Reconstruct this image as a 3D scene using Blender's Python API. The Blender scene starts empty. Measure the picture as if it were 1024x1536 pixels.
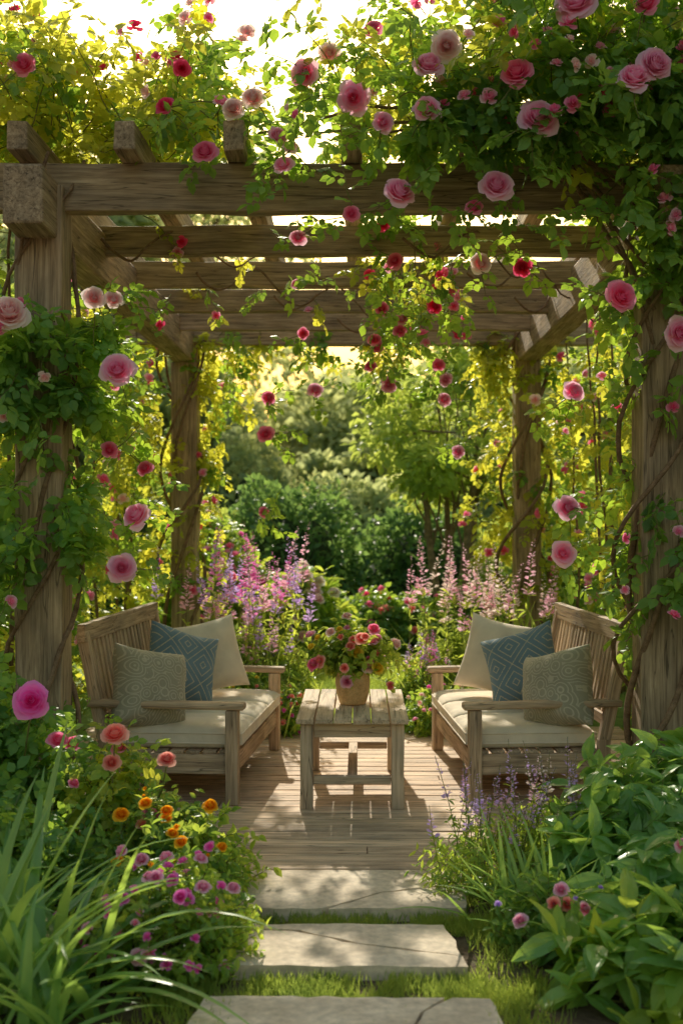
import bpy, math
import numpy as np
from mathutils import Vector
rng=np.random.default_rng(11)
S=bpy.context.scene
A=np.array
def U(a,b,n=None): return rng.uniform(a,b,n)
def nrm(v): return v/(np.linalg.norm(v,axis=-1,keepdims=True)+1e-9)

# ------------------------------------------------------------------ mesh builder
class MB:
    def __init__(s): s.V=[];s.L=[];s.Z=[];s.M=[];s.G=[];s.n=0
    def add(s,V,F,mat=0,g=None):
        V=np.asarray(V,float).reshape(-1,3);F=np.asarray(F,int)
        if len(V)==0 or len(F)==0: return
        s.V.append(V);s.L.append((F+s.n).ravel());s.Z.append(np.full(len(F),F.shape[1]))
        s.M.append(np.broadcast_to(np.asarray(mat),(len(F),)).copy())
        s.G.append(np.zeros_like(V) if g is None else np.asarray(g,float).reshape(-1,3));s.n+=len(V)
    def build(s,name,mats,parent=None,smooth=False,bevel=0,seg=2):
        me=bpy.data.meshes.new(name)
        V=np.concatenate(s.V);L=np.concatenate(s.L);Z=np.concatenate(s.Z);M=np.concatenate(s.M);G=np.concatenate(s.G)
        me.vertices.add(len(V));me.vertices.foreach_set('co',V.astype(np.float32).ravel())
        me.loops.add(len(L));me.loops.foreach_set('vertex_index',L.astype(np.int32))
        me.polygons.add(len(Z));st=np.concatenate([[0],np.cumsum(Z)[:-1]])
        me.polygons.foreach_set('loop_start',st.astype(np.int32))
        me.polygons.foreach_set('material_index',M.astype(np.int32))
        me.polygons.foreach_set('use_smooth',np.full(len(Z),bool(smooth)))
        at=me.attributes.new('gc','FLOAT_VECTOR','POINT');at.data.foreach_set('vector',G.astype(np.float32).ravel())
        for m in mats: me.materials.append(m)
        me.update(calc_edges=True)
        o=bpy.data.objects.new(name,me);S.collection.objects.link(o)
        if parent: o.parent=parent
        if bevel:
            b=o.modifiers.new('bevel','BEVEL');b.width=bevel;b.segments=seg;b.limit_method='ANGLE';b.angle_limit=math.radians(35)
        return o
def empty(name,loc=(0,0,0)):
    e=bpy.data.objects.new(name,None);e.empty_display_size=.1;e.location=loc;S.collection.objects.link(e);return e
def inst(V0,F0,R,P,g0=None,gr=None):
    N=len(P);nv=len(V0)
    V=np.einsum('nij,vj->nvi',R,V0)+P[:,None,:]
    F=(F0[None]+(np.arange(N)*nv)[:,None,None]).reshape(-1,F0.shape[1])
    g=None
    if g0 is not None:
        g=np.broadcast_to(g0[None],(N,nv,3)).copy()
        if gr is not None: g[:,:,2]=gr[:,None]
        g=g.reshape(-1,3)
    return V.reshape(-1,3),F,g
def frame(d,up,sc):
    y=nrm(d);x=nrm(np.cross(y,up));z=np.cross(x,y)
    sc=np.broadcast_to(np.asarray(sc,float),(len(y),))
    return np.stack([x,y,z],axis=-1)*sc[:,None,None]

# ------------------------------------------------------------------ materials
def newmat(name):
    m=bpy.data.materials.new(name);m.use_nodes=True;nt=m.node_tree;nt.nodes.clear()
    return m,nt
def nd(nt,t,ins=None,**kw):
    n=nt.nodes.new(t)
    for k,v in kw.items(): setattr(n,k,v)
    if ins:
        for k,v in ins.items():
            if isinstance(v,bpy.types.NodeSocket): nt.links.new(v,n.inputs[k])
            else: n.inputs[k].default_value=v
    return n
def c4(c): return (c[0],c[1],c[2],1)
def ramp(nt,fac,stops):
    r=nt.nodes.new('ShaderNodeValToRGB');e=r.color_ramp.elements
    while len(e)<len(stops): e.new(.5)
    for el,(p,c) in zip(e,stops): el.position=p;el.color=c4(c)
    nt.links.new(fac,r.inputs[0]);return r.outputs[0]
def mixc(nt,f,a,b,mode='MIX'):
    n=nt.nodes.new('ShaderNodeMix');n.data_type='RGBA';n.blend_type=mode
    for i,v in ((0,f),(6,a),(7,b)):
        if isinstance(v,bpy.types.NodeSocket): nt.links.new(v,n.inputs[i])
        elif i==0: n.inputs[0].default_value=v
        else: n.inputs[i].default_value=c4(v)
    return n.outputs[2]
def mth(nt,op,a,b=0,c=None):
    n=nt.nodes.new('ShaderNodeMath');n.operation=op
    for i,v in enumerate((a,b,c)):
        if v is None: continue
        if isinstance(v,bpy.types.NodeSocket): nt.links.new(v,n.inputs[i])
        else: n.inputs[i].default_value=v
    return n.outputs[0]
def leafmat(name,dark,light,trans,tf=.45,rough=.42,spec=.4):
    m,nt=newmat(name)
    geo=nd(nt,'ShaderNodeNewGeometry')
    col=ramp(nt,geo.outputs['Random Per Island'],[(0,dark),(.6,tuple((a+b)/2 for a,b in zip(dark,light))),(1,light)])
    no=nd(nt,'ShaderNodeTexNoise',{'Scale':2.3,'Detail':3,'Vector':geo.outputs['Position']})
    v=ramp(nt,no.outputs[0],[(.3,(.68,.74,.75)),(.7,(1.28,1.2,1))])
    col=mixc(nt,1,col,v,'MULTIPLY')
    tc=mixc(nt,1,trans,v,'MULTIPLY')
    p=nd(nt,'ShaderNodeBsdfPrincipled',{'Base Color':col,'Roughness':rough,'Specular IOR Level':spec})
    t=nd(nt,'ShaderNodeBsdfTranslucent',{'Color':tc})
    mx=nd(nt,'ShaderNodeMixShader',{0:tf,1:p.outputs[0],2:t.outputs[0]})
    nd(nt,'ShaderNodeOutputMaterial',{0:mx.outputs[0]})
    return m
def petalmat(name,core,edge,tf=.42):
    m,nt=newmat(name)
    at=nd(nt,'ShaderNodeAttribute',attribute_name='gc')
    sp=nd(nt,'ShaderNodeSeparateXYZ',{0:at.outputs['Vector']})
    f=mth(nt,'MULTIPLY',sp.outputs[1],mth(nt,'ADD',mth(nt,'MULTIPLY',sp.outputs[0],.45),.6))
    col=ramp(nt,f,[(.15,core),(.85,edge)])
    hs=nd(nt,'ShaderNodeHueSaturation',{'Color':col,'Value':mth(nt,'ADD',mth(nt,'MULTIPLY',sp.outputs[2],.15),.95)})
    p=nd(nt,'ShaderNodeBsdfPrincipled',{'Base Color':hs.outputs[0],'Roughness':.6,'Specular IOR Level':.2})
    t=nd(nt,'ShaderNodeBsdfTranslucent',{'Color':hs.outputs[0]})
    mx=nd(nt,'ShaderNodeMixShader',{0:tf,1:p.outputs[0],2:t.outputs[0]})
    nd(nt,'ShaderNodeOutputMaterial',{0:mx.outputs[0]})
    return m
def woodmat(name,c0,c1,c2,rough=.75,grain=26,bump=.5):
    m,nt=newmat(name)
    at=nd(nt,'ShaderNodeAttribute',attribute_name='gc')
    mp=nd(nt,'ShaderNodeMapping',{'Vector':at.outputs['Vector'],'Scale':(1.3,grain,grain)})
    n1=nd(nt,'ShaderNodeTexNoise',{'Vector':mp.outputs[0],'Scale':2,'Detail':8,'Roughness':.65,'Distortion':.6})
    mp2=nd(nt,'ShaderNodeMapping',{'Vector':at.outputs['Vector'],'Scale':(2.5,7,7)})
    n2=nd(nt,'ShaderNodeTexNoise',{'Vector':mp2.outputs[0],'Scale':1.5,'Detail':4})
    geo=nd(nt,'ShaderNodeNewGeometry')
    col=ramp(nt,n1.outputs[0],[(.28,c0),(.5,c1),(.74,c2)])
    v=ramp(nt,n2.outputs[0],[(.3,(.68,.69,.7)),(.7,(1.2,1.17,1.12))])
    col=mixc(nt,1,col,v,'MULTIPLY')
    r=ramp(nt,geo.outputs['Random Per Island'],[(0,(.8,.78,.76)),(1,(1.15,1.13,1.1))])
    col=mixc(nt,1,col,r,'MULTIPLY')
    mp3=nd(nt,'ShaderNodeMapping',{'Vector':at.outputs['Vector'],'Scale':(.8,16,16)})
    n3=nd(nt,'ShaderNodeTexNoise',{'Vector':mp3.outputs[0],'Scale':1.6,'Detail':2,'Distortion':.4})
    crack=ramp(nt,mth(nt,'ABSOLUTE',mth(nt,'SUBTRACT',n3.outputs[0],.5)),[(0,(.25,.25,.25)),(.012,(1,1,1))])
    col=mixc(nt,.85,col,crack,'MULTIPLY')
    h=mth(nt,'ADD',n1.outputs[0],mth(nt,'MULTIPLY',crack,.6))
    b=nd(nt,'ShaderNodeBump',{'Strength':bump,'Distance':.006,'Height':h})
    p=nd(nt,'ShaderNodeBsdfPrincipled',{'Base Color':col,'Roughness':rough,'Normal':b.outputs[0],'Specular IOR Level':.3})
    nd(nt,'ShaderNodeOutputMaterial',{0:p.outputs[0]})
    return m
def noisemat(name,stops,scale=6,detail=8,rough=.85,bump=.4,dist=.02,coord='Position'):
    m,nt=newmat(name)
    geo=nd(nt,'ShaderNodeNewGeometry')
    n1=nd(nt,'ShaderNodeTexNoise',{'Vector':geo.outputs['Position'],'Scale':scale,'Detail':detail,'Roughness':.65})
    n2=nd(nt,'ShaderNodeTexNoise',{'Vector':geo.outputs['Position'],'Scale':scale*9,'Detail':4})
    col=ramp(nt,n1.outputs[0],stops)
    col=mixc(nt,.5,col,ramp(nt,n2.outputs[0],[(.3,(.55,.55,.55)),(.7,(1.3,1.3,1.3))]),'MULTIPLY')
    h=mth(nt,'ADD',n1.outputs[0],mth(nt,'MULTIPLY',n2.outputs[0],.4))
    b=nd(nt,'ShaderNodeBump',{'Strength':bump,'Distance':dist,'Height':h})
    p=nd(nt,'ShaderNodeBsdfPrincipled',{'Base Color':col,'Roughness':rough,'Normal':b.outputs[0],'Specular IOR Level':.25})
    nd(nt,'ShaderNodeOutputMaterial',{0:p.outputs[0]})
    return m

ROSELEAF=leafmat('rose_leaf',(.08,.22,.07),(.19,.38,.10),(.56,.80,.08),.46)
ROSELEAF_Y=leafmat('rose_leaf_young',(.22,.35,.05),(.46,.52,.09),(.92,.90,.10),.55)
SHRUB=leafmat('shrub_leaf',(.09,.22,.06),(.22,.38,.09),(.54,.76,.10),.43)
FRESH=leafmat('fresh_leaf',(.16,.33,.05),(.36,.50,.10),(.76,.88,.12),.5)
STRAP=leafmat('strap_leaf',(.13,.32,.10),(.30,.50,.15),(.56,.80,.15),.42,.33,.6)
BROAD=leafmat('broad_leaf',(.12,.32,.09),(.27,.46,.12),(.56,.80,.13),.38,.3,.6)
TREEL=leafmat('tree_leaf',(.12,.23,.07),(.30,.43,.12),(.74,.86,.18),.52)
TREEHAZE=leafmat('hazed_far_tree_leaf',(.22,.31,.18),(.38,.47,.28),(.76,.82,.38),.52,.6,.2)  # distance haze put into the leaf colour, paler than the near trees
HEDGE=leafmat('evergreen_leaf',(.06,.16,.07),(.16,.29,.11),(.34,.54,.14),.4)
GRASSM=leafmat('grass_blade',(.17,.29,.06),(.36,.44,.12),(.62,.74,.14),.42,.5,.3)
CORE=noisemat('dark_infill',[(.3,(.03,.05,.02)),(.7,(.07,.10,.04))])  # solid dark filling inside the shrub and hedge leaf shells
BARK=noisemat('bark',[(.3,(.12,.085,.06)),(.7,(.34,.25,.17))],14)
VINE=noisemat('vine_bark',[(.3,(.14,.085,.05)),(.7,(.36,.24,.15))],25)
STEM=noisemat('green_stem',[(.3,(.16,.20,.06)),(.7,(.30,.26,.10))],20)
PALE=petalmat('petal_pale',(.97,.55,.56),(.99,.85,.82),.46)
PINK=petalmat('petal_pink',(.98,.28,.52),(.99,.66,.82),.46)
DEEP=petalmat('petal_deep',(.97,.12,.36),(.99,.38,.58),.46)
CRIM=petalmat('petal_crimson',(.88,.03,.16),(.96,.13,.30),.46)
MAGE=petalmat('petal_magenta',(.94,.07,.55),(.98,.32,.78),.46)
CORAL=petalmat('petal_coral',(.98,.20,.20),(.99,.54,.46),.46)
ORAN=petalmat('petal_orange',(.97,.34,.01),(.99,.58,.03))
PURP=petalmat('petal_purple',(.54,.30,.88),(.78,.56,.98),.46)
CREAM=petalmat('petal_cream',(.90,.74,.60),(.97,.92,.84))
YELL=petalmat('petal_yellow',(.90,.62,.03),(.98,.82,.12))
FL=[PALE,PINK,DEEP,CRIM,MAGE,CORAL,ORAN,PURP,CREAM,YELL]
iPALE,iPINK,iDEEP,iCRIM,iMAGE,iCORAL,iORAN,iPURP,iCREAM,iYELL=range(10)
WPERG=woodmat('weathered_pergola_wood',(.16,.115,.075),(.44,.33,.225),(.70,.56,.41))
WBENCH=woodmat('weathered_teak',(.21,.145,.10),(.53,.395,.28),(.74,.59,.45),grain=30)
WTABLE=woodmat('aged_table_wood',(.29,.205,.14),(.64,.50,.36),(.80,.66,.51),grain=28)
WDECK=woodmat('deck_wood',(.28,.19,.125),(.67,.50,.36),(.82,.66,.50),grain=30)

# ------------------------------------------------------------------ leaf templates
L7=A([[0,0,0],[0,.5,-.01],[0,1,-.08],[-.25,.28,.07],[-.27,.62,.05],[.25,.28,.07],[.27,.62,.05]],float)
F7=A([[0,1,2,4,3],[0,5,6,2,1]])
def compound(seed,n=5):
    r=np.random.default_rng(seed);Vs=[];Fs=[]
    spec=[(0,.52,0,.5),(-.02,.40,62,.40),(.02,.38,-62,.40),(-.02,.17,72,.33),(.02,.15,-72,.33)][:n]
    for i,(x,y,a,l) in enumerate(spec):
        a=math.radians(a+r.normal()*10);l*=1+r.normal()*.08
        V=L7*A([l*1.4,l,l]);t=r.normal()*.35
        V=np.stack([V[:,0]*math.cos(t)-V[:,2]*math.sin(t),V[:,1],V[:,0]*math.sin(t)+V[:,2]*math.cos(t)],-1)
        V=np.stack([V[:,0]*math.cos(a)-V[:,1]*math.sin(a)+x,V[:,0]*math.sin(a)+V[:,1]*math.cos(a)+y,V[:,2]],-1)
        V[:,2]-=.30*V[:,1]**2+.35*V[:,0]**2
        Vs.append(V);Fs.append(F7+7*i)
    return np.concatenate(Vs),np.concatenate(Fs)
COMP=[compound(i) for i in range(5)]
def broadleaf(w,droop,fold=.18,nl=6):
    V=[];F=[]
    for j in range(nl+1):
        v=j/nl;hw=w*math.sin(math.pi*min(1,v**.8*1.0))**.8 if 0<v<1 else .012
        for u in (-1,-.5,0,.5,1):
            V.append([u*hw,v,fold*hw*abs(u)*1.6-droop*v*v+.012*math.sin(j*2+u*3)])
    for j in range(nl):
        for i in range(4):
            a=j*5+i;F.append([a,a+1,a+6,a+5])
    return A(V),A(F)
BL=[broadleaf(.20,.25),broadleaf(.22,.45),broadleaf(.18,.1)]
SL=[(L7*A([1,1,1]),F7),(L7*A([.8,1,1.6])+0,F7)]
NL=[(L7*A([.5,1,1]),F7)]
D4V=A([[0,0,0],[-.32,.5,.08],[0,1,-.05],[.32,.5,.08]],float);D4F=A([[0,3,2,1]])
D4=[(D4V,D4F)]

def roseT(n,nu,nv,seed=0):
    """cabbage rose: whorls of cupped petals, opening from a tight domed heart to a reflexed skirt"""
    r=np.random.default_rng(seed);V=[];F=[];G=[];k0=0
    for k in range(n):
        t=(k+.5)/n;phi=k*2.39996+r.normal()*.25
        rk=.03+.47*t**.85;hk=.40-.30*t**2.2+r.normal()*.015
        ha=math.radians(80-42*t)*(1+r.normal()*.08);tw=r.normal()*.06
        for j in range(nv+1):
            for i in range(nu+1):
                u=-1+2*i/nu;v=(j/nv)*(1-.20*u*u)
                rr=rk*(v**.38)*(1+.16*t*v**3)+.022*t*math.sin(u*5+k)*v-.03*(1-t)*v**4
                z=hk*v**(1+.2*t)-t*t*.14*v**6+tw*u*v-.05
                a=phi+u*ha*(.35+.65*v**.4)
                V.append([rr*math.cos(a),rr*math.sin(a),z]);G.append([t,v,0])
        for j in range(nv):
            for i in range(nu):
                a=k0+j*(nu+1)+i;F.append([a,a+1,a+nu+2,a+nu+1])
        k0+=(nu+1)*(nv+1)
    return A(V),A(F),A(G)
ROSE=[roseT(38,4,4,1),roseT(34,4,4,2),roseT(28,4,4,3)]
ROSES=[roseT(14,3,2,4),roseT(12,3,2,5)]
def flowers(mb,P,D,size,mat,hi=True):
    P=np.asarray(P,float).reshape(-1,3);N=len(P)
    if N==0: return
    D=nrm(np.broadcast_to(np.asarray(D,float),(N,3)));size=np.broadcast_to(np.asarray(size,float),(N,));mat=np.broadcast_to(np.asarray(mat),(N,))
    T=ROSE if hi else ROSES
    ch=rng.integers(0,len(T),N);rv=rng.random(N)
    for k,(V0,F0,G0) in enumerate(T):
        s=ch==k
        if not s.any(): continue
        z=D[s];x=nrm(np.cross(z,rng.normal(size=z.shape)));y=np.cross(z,x)
        R=np.stack([x,y,z*U(.9,1.2,len(z))[:,None]],-1)*size[s][:,None,None]
        V,F,g=inst(V0,F0,R,P[s],G0,rv[s])
        mb.add(V,F,np.repeat(mat[s],len(F0)),g)

# ------------------------------------------------------------------ growth helpers
def path(start,d,length,P,grav,wob):
    p=start.copy();d=nrm(d);pts=[p];tg=[d];st=(length/P)[:,None]
    for i in range(P):
        d=nrm(d+A([0,0,-1.])*(grav*st)+rng.normal(size=d.shape)*wob)
        p=p+d*st;pts.append(p);tg.append(d)
    return np.stack(pts,1),np.stack(tg,1)
def tubes(mb,pts,r0,r1,mat=0,k=4):
    N,P,_=pts.shape
    tg=np.gradient(pts,axis=1);tg=nrm(tg)
    up=A([.13,.31,.94]);x=nrm(np.cross(tg,up));y=np.cross(tg,x)
    a=np.arange(k)*2*math.pi/k
    r0=np.broadcast_to(np.asarray(r0,float),(N,));r1=np.broadcast_to(np.asarray(r1,float),(N,))
    rad=r0[:,None]+(r1-r0)[:,None]*np.linspace(0,1,P)[None]
    V=pts[:,:,None,:]+rad[:,:,None,None]*(x[:,:,None,:]*np.cos(a)[None,None,:,None]+y[:,:,None,:]*np.sin(a)[None,None,:,None])
    F=[]
    for j in range(P-1):
        for i in range(k):
            F.append([j*k+i,j*k+(i+1)%k,(j+1)*k+(i+1)%k,(j+1)*k+i])
    F=A(F);F=(F[None]+(np.arange(N)*P*k)[:,None,None]).reshape(-1,4)
    mb.add(V.reshape(-1,3),F,mat)
def leaves(mb,P,D,size,T=COMP,mat=0,up=(0,0,1),upj=.5):
    N=len(P);ch=rng.integers(0,len(T),N);upv=A(up,float)+rng.normal(size=(N,3))*upj
    size=np.broadcast_to(np.asarray(size,float),(N,));mat=np.broadcast_to(np.asarray(mat),(N,))
    for k,t in enumerate(T):
        s=ch==k
        if not s.any(): continue
        V,F,_=inst(t[0],t[1],frame(D[s],upv[s],size[s]),P[s])
        mb.add(V,F,np.repeat(mat[s],len(t[1])))
def leafy(mbL,mbS,start,d,length,P=9,grav=1.2,wob=.16,ls=(.11,.16),T=COMP,mat=0,sr=.004,per=1,up=(0,-.3,1),upj=.45,skip=1,along=.5):
    start=np.asarray(start,float).reshape(-1,3)
    length=np.broadcast_to(np.asarray(length,float),(len(start),))
    pts,tg=path(start,np.asarray(d,float),length,P,grav,wob)
    if mbS is not None: tubes(mbS,pts,sr,sr*.4,0,3)
    for q in range(per):
        p=pts[:,skip:].reshape(-1,3);t=tg[:,skip:].reshape(-1,3)
        r=rng.normal(size=p.shape);r=nrm(r-(r*t).sum(-1,keepdims=True)*t)
        dd=t*along+r+A([0,0,-.15])
        m=mat if np.isscalar(mat) else np.repeat(mat,P+1-skip)
        leaves(mbL,p,dd,U(ls[0],ls[1],len(p)),T,m,up,upj)
    return pts,tg
def inell(n,c,r,lo=0.):
    v=nrm(rng.normal(size=(n,3)));q=U(lo,1,n)**(1/3)
    return A(c)+v*q[:,None]*A(r),v

def bush(name,c,r,n,length=(.12,.25),ls=(.05,.08),T=COMP,mats=(SHRUB,),grav=1.,per=1,P=6,fl=None,zmin=-.04,upj=.5,base=True):
    """c centre of mound on ground, r radii"""
    e=empty(name);mL=MB();mS=MB();c=A(c,float);r=A(r,float)
    s,v=inell(n,c,r*.85,.25);s[:,2]=np.abs(s[:,2]-c[2])+c[2]
    v[:,2]=np.abs(v[:,2])
    d=v+A([0,0,.55])+rng.normal(size=v.shape)*.35
    pts,tg=leafy(mL,mS,s,d,U(length[0],length[1],n),P,grav,.18,ls,T,rng.integers(0,len(mats),n),.0025,per,(0,-.2,1),upj)
    if base:   # main stems from the ground up to the shoots
        k=min(n,60);b=np.repeat(c[None],k,0)+rng.normal(size=(k,3))*A([r[0]*.25,r[1]*.25,0]);b[:,2]=zmin
        mid=(b+s[:k])/2+rng.normal(size=(k,3))*.02
        tubes(mS,np.stack([b,mid,s[:k]],1),.006,.003,0,4)
    mL.build('leaves',list(mats),e);mS.build('stems',[STEM],e,True)
    if fl:
        mF=MB();ends=pts[:,-1]
        for (k,size,cols,hi) in fl:
            w=(ends[:,2]-c[2])/r[2]-.6*(ends[:,1]-c[1])/r[1]+rng.random(len(ends))*.9
            idx=np.argsort(-w)[:max(int(k*2.4),4)];idx=rng.choice(idx,min(k,len(idx)),False)
            D=nrm(ends[idx]-c)*.5+A([0,-.7,.7])+rng.normal(size=(len(idx),3))*.3
            flowers(mF,ends[idx]+A([0,-.02,.02]),D,U(size[0],size[1],len(idx)),rng.choice(cols,len(idx)),hi)
        mF.build('blossoms',FL,e,True)
    return e,pts

# ------------------------------------------------------------------ ground, lawn, deck, stones
GROUND=noisemat('garden_soil',[(.3,(.07,.048,.03)),(.55,(.15,.105,.065)),(.75,(.12,.16,.05))],5,8,.95,.8,.03)
LAWN=noisemat('lawn_turf',[(.3,(.13,.22,.05)),(.7,(.26,.36,.09))],9,8,.9,.8,.02)
mb=MB();mb.add([[-150,-30,-.05],[150,-30,-.05],[150,300,-.05],[-150,300,-.05]],[[0,1,2,3]]);mb.build('ground',[GROUND])
e=empty('lawn');mb=MB();mb.add([[-3.5,8.45,-.03],[3.5,8.45,-.03],[9,26,-.03],[-9,26,-.03]],[[0,1,2,3]]);mb.build('turf',[LAWN],e)
def grassblades(mb,P,h,w=.004):
    N=len(P);d=rng.normal(size=(N,3))*.35;d[:,2]=1
    leaves(mb,P,d,h,[(A([[-.05,0,0],[.05,0,0],[.03,.6,.05],[0,1,.15],[-.03,.6,.05]],float),A([[0,1,2,3,4]]))],0,(0,1,0),1.)
mb=MB();n=12000;P=np.stack([U(-.9,.9,n),U(8.5,13,n),np.full(n,-.03)],-1);grassblades(mb,P,U(.05,.1,n));mb.build('blades',[GRASSM],e)
e=empty('grass_strip');mb=MB()
def bladesrect(x0,x1,y0,y1,n,h0=.02,h1=.05):
    P=np.stack([U(x0,x1,n),U(y0,y1,n),np.full(n,-.048)],-1)
    k=np.sin(P[:,0]*13+P[:,1]*9)+np.sin(P[:,0]*29-P[:,1]*17)+rng.normal(size=n)*.8
    P=P[k>-.6];grassblades(mb,P,U(h0,h1,len(P))*1.2)
bladesrect(-.62,.62,4.37,4.54,5500,.02,.045);bladesrect(-.6,.65,3.72,3.95,7000,.02,.045)
bladesrect(-.62,-.36,3.5,5.0,1800,.03,.06);bladesrect(.42,.62,3.5,5.0,1300,.03,.06);bladesrect(-.7,.7,3.2,3.75,1100)
mb.build('blades',[GRASSM],e)
STONE=noisemat('sandstone',[(.3,(.50,.40,.29)),(.5,(.68,.56,.42)),(.72,(.80,.68,.53))],3.5,9,.85,.6,.012)
def slab(mb,outline,z0=-.06,z1=0.0):
    o=A(outline,float);pts=[]
    for i in range(len(o)):
        a=o[i];b=o[(i+1)%len(o)];m=max(2,int(np.linalg.norm(b-a)/.05))
        for j in range(m):
            q=a+(b-a)*j/m
            pts.append(q+rng.normal(size=2)*.004)
    p=A(pts);n=len(p)
    V=np.concatenate([np.c_[p,np.full(n,z0)],np.c_[p,np.full(n,z1)]])
    mb.add(V,[[i,(i+1)%n,n+(i+1)%n,n+i] for i in range(n)])
    mb.add(V[n:],[list(range(n))])
def stone(parts):
    mb=MB()
    for p in parts: slab(mb,p)
    mb.build('stepping_stone',[STONE],bevel=.006,seg=2)
stone([[(-.44,4.55),(-.1,4.54),(.12,4.74),(.40,4.84),(.46,4.92),(.46,5.03),(-.45,5.03)],
       [(-.085,4.54),(.44,4.55),(.47,4.90),(.405,4.828),(.13,4.728)]])
stone([[(-.40,3.97),(.40,3.96),(.385,4.05),(.02,4.17),(-.2,4.30),(-.375,4.31)],[(-.372,4.322),(-.19,4.312),(.03,4.182),(.383,4.062),(.37,4.20),(.34,4.36),(-.1,4.375),(-.36,4.36)]])
stone([[(-.50,3.28),(.12,3.28),(.22,3.60),(.30,3.71),(-.44,3.72),(-.47,3.5)],[(.135,3.28),(.48,3.28),(.44,3.70),(.315,3.71),(.232,3.60)]])

def beam(mb,p0,p1,w,h,nseg=1,jit=0,mat=0,up=(0,0,1)):
    p0=A(p0,float);p1=A(p1,float);d=p1-p0;L=np.linalg.norm(d);d/=L
    u=A(up,float)
    if abs(d@u)>.95: u=A([0,1.,0])
    s=np.cross(d,u);s/=np.linalg.norm(s);u=np.cross(s,d)
    off=rng.random(3)*20;V=[];G=[]
    for i in range(nseg+1):
        t=i/nseg;c=p0+d*L*t+(s*rng.normal()+u*rng.normal())*jit*.5
        for a,b in ((-1,-1),(1,-1),(1,1),(-1,1)):
            jj=rng.normal(size=2)*jit
            V.append(c+s*(a*w/2+jj[0])+u*(b*h/2+jj[1]))
            G.append(off+A([L*t,a*w/2,b*h/2]))
    F=[[i*4+j,i*4+(j+1)%4,i*4+4+(j+1)%4,i*4+4+j] for i in range(nseg) for j in range(4)]
    F+= [[3,2,1,0],[nseg*4+k for k in range(4)]]
    mb.add(V,F,mat,G)

mb=MB();y=5.10
while y<8.45:
    w=.110;brk=[-1.85]+([U(-.9,.9)] if rng.random()<.6 else [])+[1.85]
    for a,b in zip(brk[:-1],brk[1:]):
        beam(mb,(a+.002,y,-.016+rng.normal()*.001),(b-.002,y,-.016+rng.normal()*.001),w,.03,8,.0012)
    y+=.12
beam(mb,(-1.85,5.035,-.03),(1.85,5.035,-.03),.012,.05)
mb.build('wooden_deck',[WDECK],bevel=.004)
# ------------------------------------------------------------------ pergola
e=empty('pergola')
mb=MB();PW=.225
for x,y in ((-1.5,5.86),(1.5,5.86),(-1.49,10.55),(1.5,10.55)):
    beam(mb,(x,y,-.05),(x,y,3.07 if y<7 else 3.0),PW,PW,14,.0025)
mb.build('posts',[WPERG],e,bevel=.008)
mb=MB()
beam(mb,(-1.95,5.86,3.075),(1.95,5.86,3.075),.11,.23,16,.003)
beam(mb,(-2.08,10.55,3.06),(2.08,10.55,3.06),.11,.2,16,.003)
for y in (6.86,7.84,8.82,9.70): beam(mb,(-1.78,y,3.045),(1.78,y,3.045),.09,.165,14,.003)
mb.build('cross_beams',[WPERG],e,bevel=.008)
mb=MB()
for x in (-1.5,1.5): beam(mb,(x,5.47,2.95),(x,10.9,2.95),.185,.275,20,.003)
mb.build('side_beams',[WPERG],e,bevel=.014,seg=2)
mb=MB()
for x in (-1.56,-1.06,-.55,.0,.56,1.05,1.53):
    beam(mb,(x,5.60,3.258),(x,10.95,3.258),.10,.135,20,.003)
mb.build('rafters',[WPERG],e,bevel=.008)

# ------------------------------------------------------------------ benches
def fabric(name,c,pat=None,c2=None):
    m,nt=newmat(name);at=nd(nt,'ShaderNodeAttribute',attribute_name='gc')
    tc=nd(nt,'ShaderNodeTexCoord')
    n=nd(nt,'ShaderNodeTexNoise',{'Vector':tc.outputs['Object'],'Scale':7,'Detail':5})
    fine=nd(nt,'ShaderNodeTexNoise',{'Vector':tc.outputs['Object'],'Scale':260,'Detail':2})
    col=mixc(nt,1,c,ramp(nt,n.outputs[0],[(.3,(.86,.86,.86)),(.7,(1.08,1.08,1.08))]),'MULTIPLY')
    if pat=='geo':
        s=nd(nt,'ShaderNodeSeparateXYZ',{0:at.outputs['Vector']});k=.95
        a=mth(nt,'PINGPONG',mth(nt,'ADD',mth(nt,'MULTIPLY',mth(nt,'ADD',s.outputs[0],s.outputs[1]),k),20.25),.5)
        b=mth(nt,'PINGPONG',mth(nt,'ADD',mth(nt,'MULTIPLY',mth(nt,'SUBTRACT',s.outputs[0],s.outputs[1]),k),20.25),.5)
        mn=mth(nt,'MINIMUM',a,b)
        r=mth(nt,'PINGPONG',mth(nt,'MULTIPLY',mn,1),.10)
        line=mth(nt,'LESS_THAN',r,.018)
        dd=mth(nt,'MULTIPLY',line,mth(nt,'GREATER_THAN',fine.outputs[0],.42))
        col=mixc(nt,mth(nt,'MULTIPLY',dd,.8),col,c2)
    if pat=='swirl':
        v=nd(nt,'ShaderNodeTexVoronoi',{'Vector':at.outputs['Vector'],'Scale':2.6})
        r=mth(nt,'PINGPONG',mth(nt,'ADD',v.outputs['Distance'],mth(nt,'MULTIPLY',n.outputs[0],.25)),.09)
        col=mixc(nt,mth(nt,'MULTIPLY',mth(nt,'LESS_THAN',r,.028),.5),col,c2)
    b=nd(nt,'ShaderNodeBump',{'Strength':.25,'Distance':.002,'Height':fine.outputs[0]})
    b2=nd(nt,'ShaderNodeBump',{'Strength':.5,'Distance':.02,'Height':n.outputs[0],'Normal':b.outputs[0]})
    p=nd(nt,'ShaderNodeBsdfPrincipled',{'Base Color':col,'Roughness':.95,'Normal':b2.outputs[0],'Specular IOR Level':.15,'Sheen Weight':.15})
    nd(nt,'ShaderNodeOutputMaterial',{0:p.outputs[0]});return m
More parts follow.
